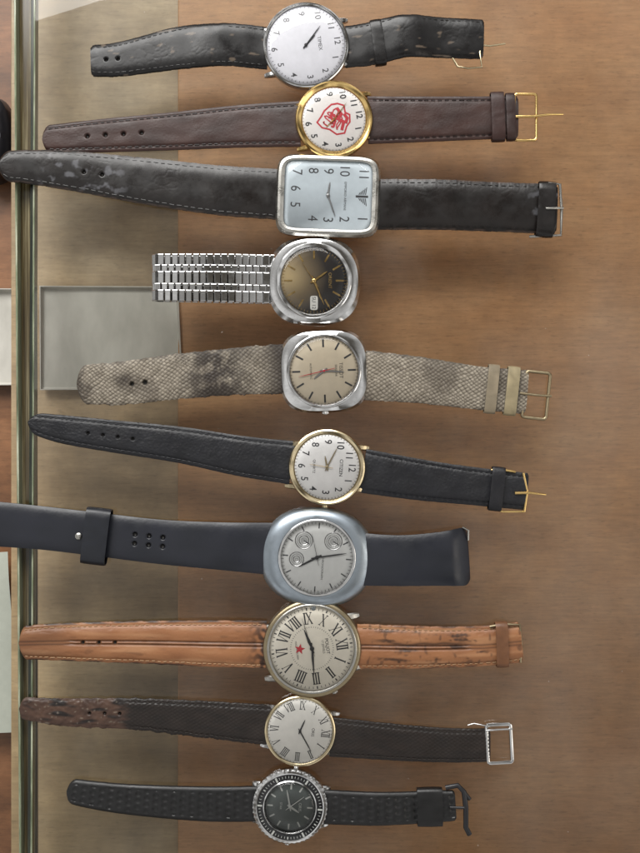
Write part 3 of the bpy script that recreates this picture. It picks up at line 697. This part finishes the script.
# =============================================================== SETTING
def dz(x,y,z):
    k=(H-z)/H; return ((x-320.0)*k,(426.5-y)*k)
def sheet(mb,x0,y0,x1,y1,z,mi=0):
    mb.add([(x0,y0,z),(x1,y0,z),(x1,y1,z),(x0,y1,z)],[(0,1,2,3)],mi)
def mul(nt,a,b):
    mx=N(nt,'ShaderNodeMix',data_type='RGBA',blend_type='MULTIPLY'); mx.inputs[0].default_value=1
    nt.links.new(a,mx.inputs[6]); nt.links.new(b,mx.inputs[7]); return mx.outputs[2]
def woodmat(name,cols,rough=.45,plank=True,amp=1.0,refl_cloud=0):
    m,nt,b=newmat(name)
    v=coords(nt,.006,.014,1); n=noise_n(nt,v,1.0,7,.66)
    cur=ramp(nt,n,[(.3,cols[0]),(.5,cols[1]),(.7,cols[2])])
    v2=coords(nt,.07,.7,1); n2=noise_n(nt,v2,.42,6,.7); f2=ramp(nt,n2,[(.32,g(1-.17*amp)),(.62,g(1.05))])
    v4=coords(nt,.11,.5,1); n4=noise_n(nt,v4,.9,2,.5); f4=ramp(nt,n4,[(.60,g(1)),(.70,g(1-.2*amp))])
    v3=coords(nt,.8,1,1); n3=noise_n(nt,v3,.011,5,.65); f3=ramp(nt,n3,[(.3,g(.86)),(.7,g(1.1))])
    v5=coords(nt,1,1,1); n5=noise_n(nt,v5,.06,6,.75); f5=ramp(nt,n5,[(.3,g(1-.13*amp)),(.7,g(1.05))])
    fl=[f2,f4,f3,f5]
    if refl_cloud:
        v6=coords(nt,1,.8,1); n6=noise_n(nt,v6,.011,5,.62); fl.append(ramp(nt,n6,[(.32,g(1-refl_cloud)),(.68,g(1.12))]))  # cloudy reflections of the glass, painted into the board colour
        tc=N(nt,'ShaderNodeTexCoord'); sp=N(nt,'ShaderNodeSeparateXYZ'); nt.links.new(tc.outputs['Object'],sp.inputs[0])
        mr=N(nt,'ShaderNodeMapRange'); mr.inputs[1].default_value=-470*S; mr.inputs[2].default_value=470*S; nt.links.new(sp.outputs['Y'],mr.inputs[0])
        fl.append(ramp(nt,mr.outputs[0],[(.0,(.84,.80,.68)),(.2,(.84,.79,.68)),(.42,(1.0,.93,.84)),(.58,(.90,.86,.82)),(.8,(.84,.81,.74)),(1,(.93,.93,.92))]))  # colour ramp along y paints pale reflections onto the board
    if plank:
        br=N(nt,'ShaderNodeTexBrick'); br.offset=.37
        for k_,v_ in (('Color1',(1,1,1,1)),('Color2',(.93,.92,.91,1)),('Mortar',(.86,.83,.8,1)),('Scale',1),('Mortar Size',.5),('Mortar Smooth',.9),('Brick Width',560),('Row Height',171)): br.inputs[k_].default_value=v_
        nt.links.new(coords(nt),br.inputs['Vector']); fl.append(br.outputs['Color'])
    for f in fl: cur=mul(nt,cur,f)
    nt.links.new(cur,b.inputs['Base Color']); b.inputs['Roughness'].default_value=rough
    bump(nt,b,n2,.08,.4); return m
Mw=woodmat('oak_laminate',(C(180,132,88),C(190,144,100),C(200,156,112)))
Mw2=woodmat('pale_board_painted_refl',(C(160,140,110),C(178,157,126),C(196,177,147)),plank=False,amp=.8,refl_cloud=.34)  # pale board tone with glass reflections painted in
Mw3=woodmat('brown_floorboards',(C(92,60,36),C(130,88,56),C(158,112,76)))
mb=MB(); sheet(mb,-1500,-1500,1500,1500,-420); fl=mb.obj('floor',None,[Mw3],(0,0,-420)); fl['kind']='structure'; fl['label']='brown wooden floorboards under the counter'
ce=bpy.data.objects.new('glass_counter',None); sc.collection.objects.link(ce); ce.location=(0,0,-70*S)
ce['label']='glass-topped display counter with wooden shelf beneath the watches'; ce['category']='display counter'
cl=(0,0,-70)
zb=-70
mb=MB(); xe=dz(178,0,zb)[0]; x_out=dz(36,0,zb)[0]
cbox(mb,((xe+1100)/2,0,zb-6),(1,0,0),(0,1,0),(0,0,1),(1100-xe)/2,1100,6,1.2); mb.obj('wooden_shelf',ce,[Mw],cl,smoothit=False)
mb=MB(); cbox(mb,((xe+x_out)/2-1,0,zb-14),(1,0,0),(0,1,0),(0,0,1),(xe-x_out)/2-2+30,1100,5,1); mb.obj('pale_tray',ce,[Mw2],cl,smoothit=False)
Mg=thin_glass('counter_glass',1.45,.015,(.985,.995,.98),True)
xl=(34-320.0)
mb=MB(); sheet(mb,xl,-1100,1100,1100,-.2); mb.obj('glass_top',ce,[Mg],cl)
def edgemat(name,c0,c1,c2,sy,rough):
    m,nt,b=newmat(name); b.inputs['Roughness'].default_value=rough
    v=coords(nt,.3,sy,1); n=noise_n(nt,v,1.0,5,.65); nt.links.new(ramp(nt,n,[(.3,c0),(.5,c1),(.7,c2)]),b.inputs['Base Color']); return m
Medge=edgemat('green_glass_edge',C(58,66,48),C(112,120,96),C(188,190,170),.014,.1)
Mdark=edgemat('dark_seal',C(14,20,14),C(28,34,24),C(50,54,38),.02,.22)
Mch=edgemat('frame_channel',C(48,38,24),C(86,74,48),C(146,136,106),.006,.18)
rails=[]
mb=MB(); cbox(mb,(xl-1.0,0,-6),(1,0,0),(0,1,0),(0,0,1),.9,1100,6,.4); rails.append((mb.obj('glass_edge',ce,[Medge],cl,smoothit=False),-.22))
mb=MB(); cbox(mb,(xl-4.0,0,-9),(1,0,0),(0,1,0),(0,0,1),2.0,1100,4,.4); rails.append((mb.obj('edge_seal',ce,[Mdark],cl,smoothit=False),-.22))
mb=MB(); cbox(mb,(xl-9.6,0,-17),(1,0,0),(0,1,0),(0,0,1),8.4,1100,2,.5); rails.append((mb.obj('frame_channel',ce,[Mch],cl,smoothit=False),.1))
mb=MB(); cbox(mb,(xl-17.0,0,-10),(1,0,0),(0,1,0),(0,0,1),1.1,1100,8,.5); rails.append((mb.obj('frame_rail',ce,[Medge],cl,smoothit=False),.35))
for o,aa in rails: o.rotation_euler=(0,0,math.radians(aa))
m,nt,b=newmat('grey_card'); v=coords(nt,1,.5,1); n=noise_n(nt,v,.02,5,.6); nt.links.new(ramp(nt,n,[(.3,C(164,161,152)),(.7,C(200,197,188))]),b.inputs['Base Color']); b.inputs['Roughness'].default_value=.55; Mbox=m
def tray(x0,y0,x1,y1,zf,hgt,mat,name,label,cat,tw=1.2):
    a=dz(x0,y0,zf+hgt); b_=dz(x1,y1,zf+hgt); cx,cy=(a[0]+b_[0])/2,(a[1]+b_[1])/2; hx,hy=abs(b_[0]-a[0])/2,abs(b_[1]-a[1])/2
    mb=MB(); vs=[]
    prof=[(0,zf),(0,zf+hgt),(tw*.8,zf+hgt),(tw+.2,zf+2.5),(3,zf+1.5)]
    for (ins,z) in prof:
        for i_,(p,q) in enumerate(((-1,-1),(1,-1),(1,1),(-1,1))):
            sk=(3.0 if i_==1 else -2.0 if i_==2 else 0)
            vs.append((cx+p*(hx-ins)+sk,cy+q*(hy-ins)+sk*.4,z+(2 if i_ in(2,3) and z>zf+2 else 0)))
    fs=[]
    for l in range(4):
        for k in range(4): k2=(k+1)%4; fs.append((l*4+k,l*4+k2,l*4+4+k2,l*4+4+k))
    fs.append((16,17,18,19)); fs.append((3,2,1,0)); mb.add(vs,fs)
    o=mb.obj(name,None,[mat],(cx,cy,zf),smoothit=False); o['label']=label; o['category']=cat; return o
tray(40,286,180,390,-72,6,Mbox,'cardboard_box','open shallow grey card box under the glass','box')
tray(-90,288,15,386,-160,8,Mbox,'cardboard_box','grey card box standing beside the counter frame','box')
Mp=plain('pale_paper',C(172,176,164),.6)
def paper(x0,y0,x1,y1,z,ang):
    a=dz(x0,y0,z); b_=dz(x1,y1,z); cx,cy=(a[0]+b_[0])/2,(a[1]+b_[1])/2; hx,hy=abs(b_[0]-a[0])/2,abs(b_[1]-a[1])/2
    mb=MB(); vs=[];fs=[]; n=14
    for i in range(n):
        for j in range(n):
            x_=-hx+2*hx*i/(n-1); y_=-hy+2*hy*j/(n-1); vs.append((cx+x_*math.cos(ang)-y_*math.sin(ang),cy+x_*math.sin(ang)+y_*math.cos(ang),z+3*nz(x_*.02,y_*.02,1)+3))
    for i in range(n-1):
        for j in range(n-1): fs.append((i*n+j,(i+1)*n+j,(i+1)*n+j+1,i*n+j+1))
    mb.add(vs,fs); o=mb.obj('paper_sheet',None,[Mp],(cx,cy,z)); o['label']='pale crumpled paper sheet beside the counter frame'; o['category']='paper'
paper(-110,555,14,735,-150,.06)
mb=MB(); c=dz(-14,135,-120); rings(mb,[(22,44,2.3,-170),(26,50,2.4,-150),(24,47,2.3,-130),(16,34,2.2,-121),(5,12,2,-119)],c,math.pi/2,64)
o=mb.obj('black_pouch',None,[M_black],(c[0],c[1],-170)); o['label']='black rounded pouch lying beside the counter'; o['category']='pouch'
mb=MB(); cbox(mb,(xl-22-500,0,-176),(1,0,0),(0,1,0),(0,0,1),500,1100,5,1); o=mb.obj('side_ledge',None,[Mw3],(xl-522,0,-181),smoothit=False); o['kind']='structure'; o['label']='dark wooden ledge beside the counter'

# =============================================================== LIGHT, WORLD, CAMERA
w=bpy.data.worlds.new('World'); sc.world=w; w.use_nodes=True; nt=w.node_tree; bg=nt.nodes['Background']
tc=N(nt,'ShaderNodeTexCoord'); n=N(nt,'ShaderNodeTexNoise'); n.inputs['Scale'].default_value=2.1; n.inputs['Detail'].default_value=2
nt.links.new(tc.outputs['Generated'],n.inputs['Vector'])
cr=N(nt,'ShaderNodeValToRGB'); cr.color_ramp.elements[0].position=.42; cr.color_ramp.elements[0].color=(.10,.09,.075,1); cr.color_ramp.elements[1].position=.60; cr.color_ramp.elements[1].color=(.95,.94,.92,1)
nt.links.new(n.outputs['Fac'],cr.inputs['Fac']); nt.links.new(cr.outputs['Color'],bg.inputs['Color']); bg.inputs['Strength'].default_value=1.0
def area(name,locm,target,sx,sy,power,col):
    l=bpy.data.lights.new(name,'AREA'); l.shape='RECTANGLE'; l.size=sx; l.size_y=sy; l.energy=power; l.color=col
    o=bpy.data.objects.new(name,l); sc.collection.objects.link(o); o.location=locm
    o.rotation_euler=(Vector(target)-Vector(locm)).to_track_quat('-Z','Y').to_euler(); return o
area('window_light',(-.25,.8,.72),(0,0,0),1.0,.6,18.5,(1,.985,.96))
area('room_light',(.9,-.2,.8),(0,0,0),.6,.5,2.2,(1,.93,.84))
cam=bpy.data.cameras.new('camera'); co=bpy.data.objects.new('camera',cam); sc.collection.objects.link(co)
co.location=(0,0,H*S); cam.sensor_fit='VERTICAL'; cam.sensor_height=36; cam.lens=36*H/853.0; cam.clip_start=.01; cam.clip_end=100
sc.camera=co
sc.view_settings.view_transform='Standard'; sc.view_settings.look='None'; sc.view_settings.exposure=0
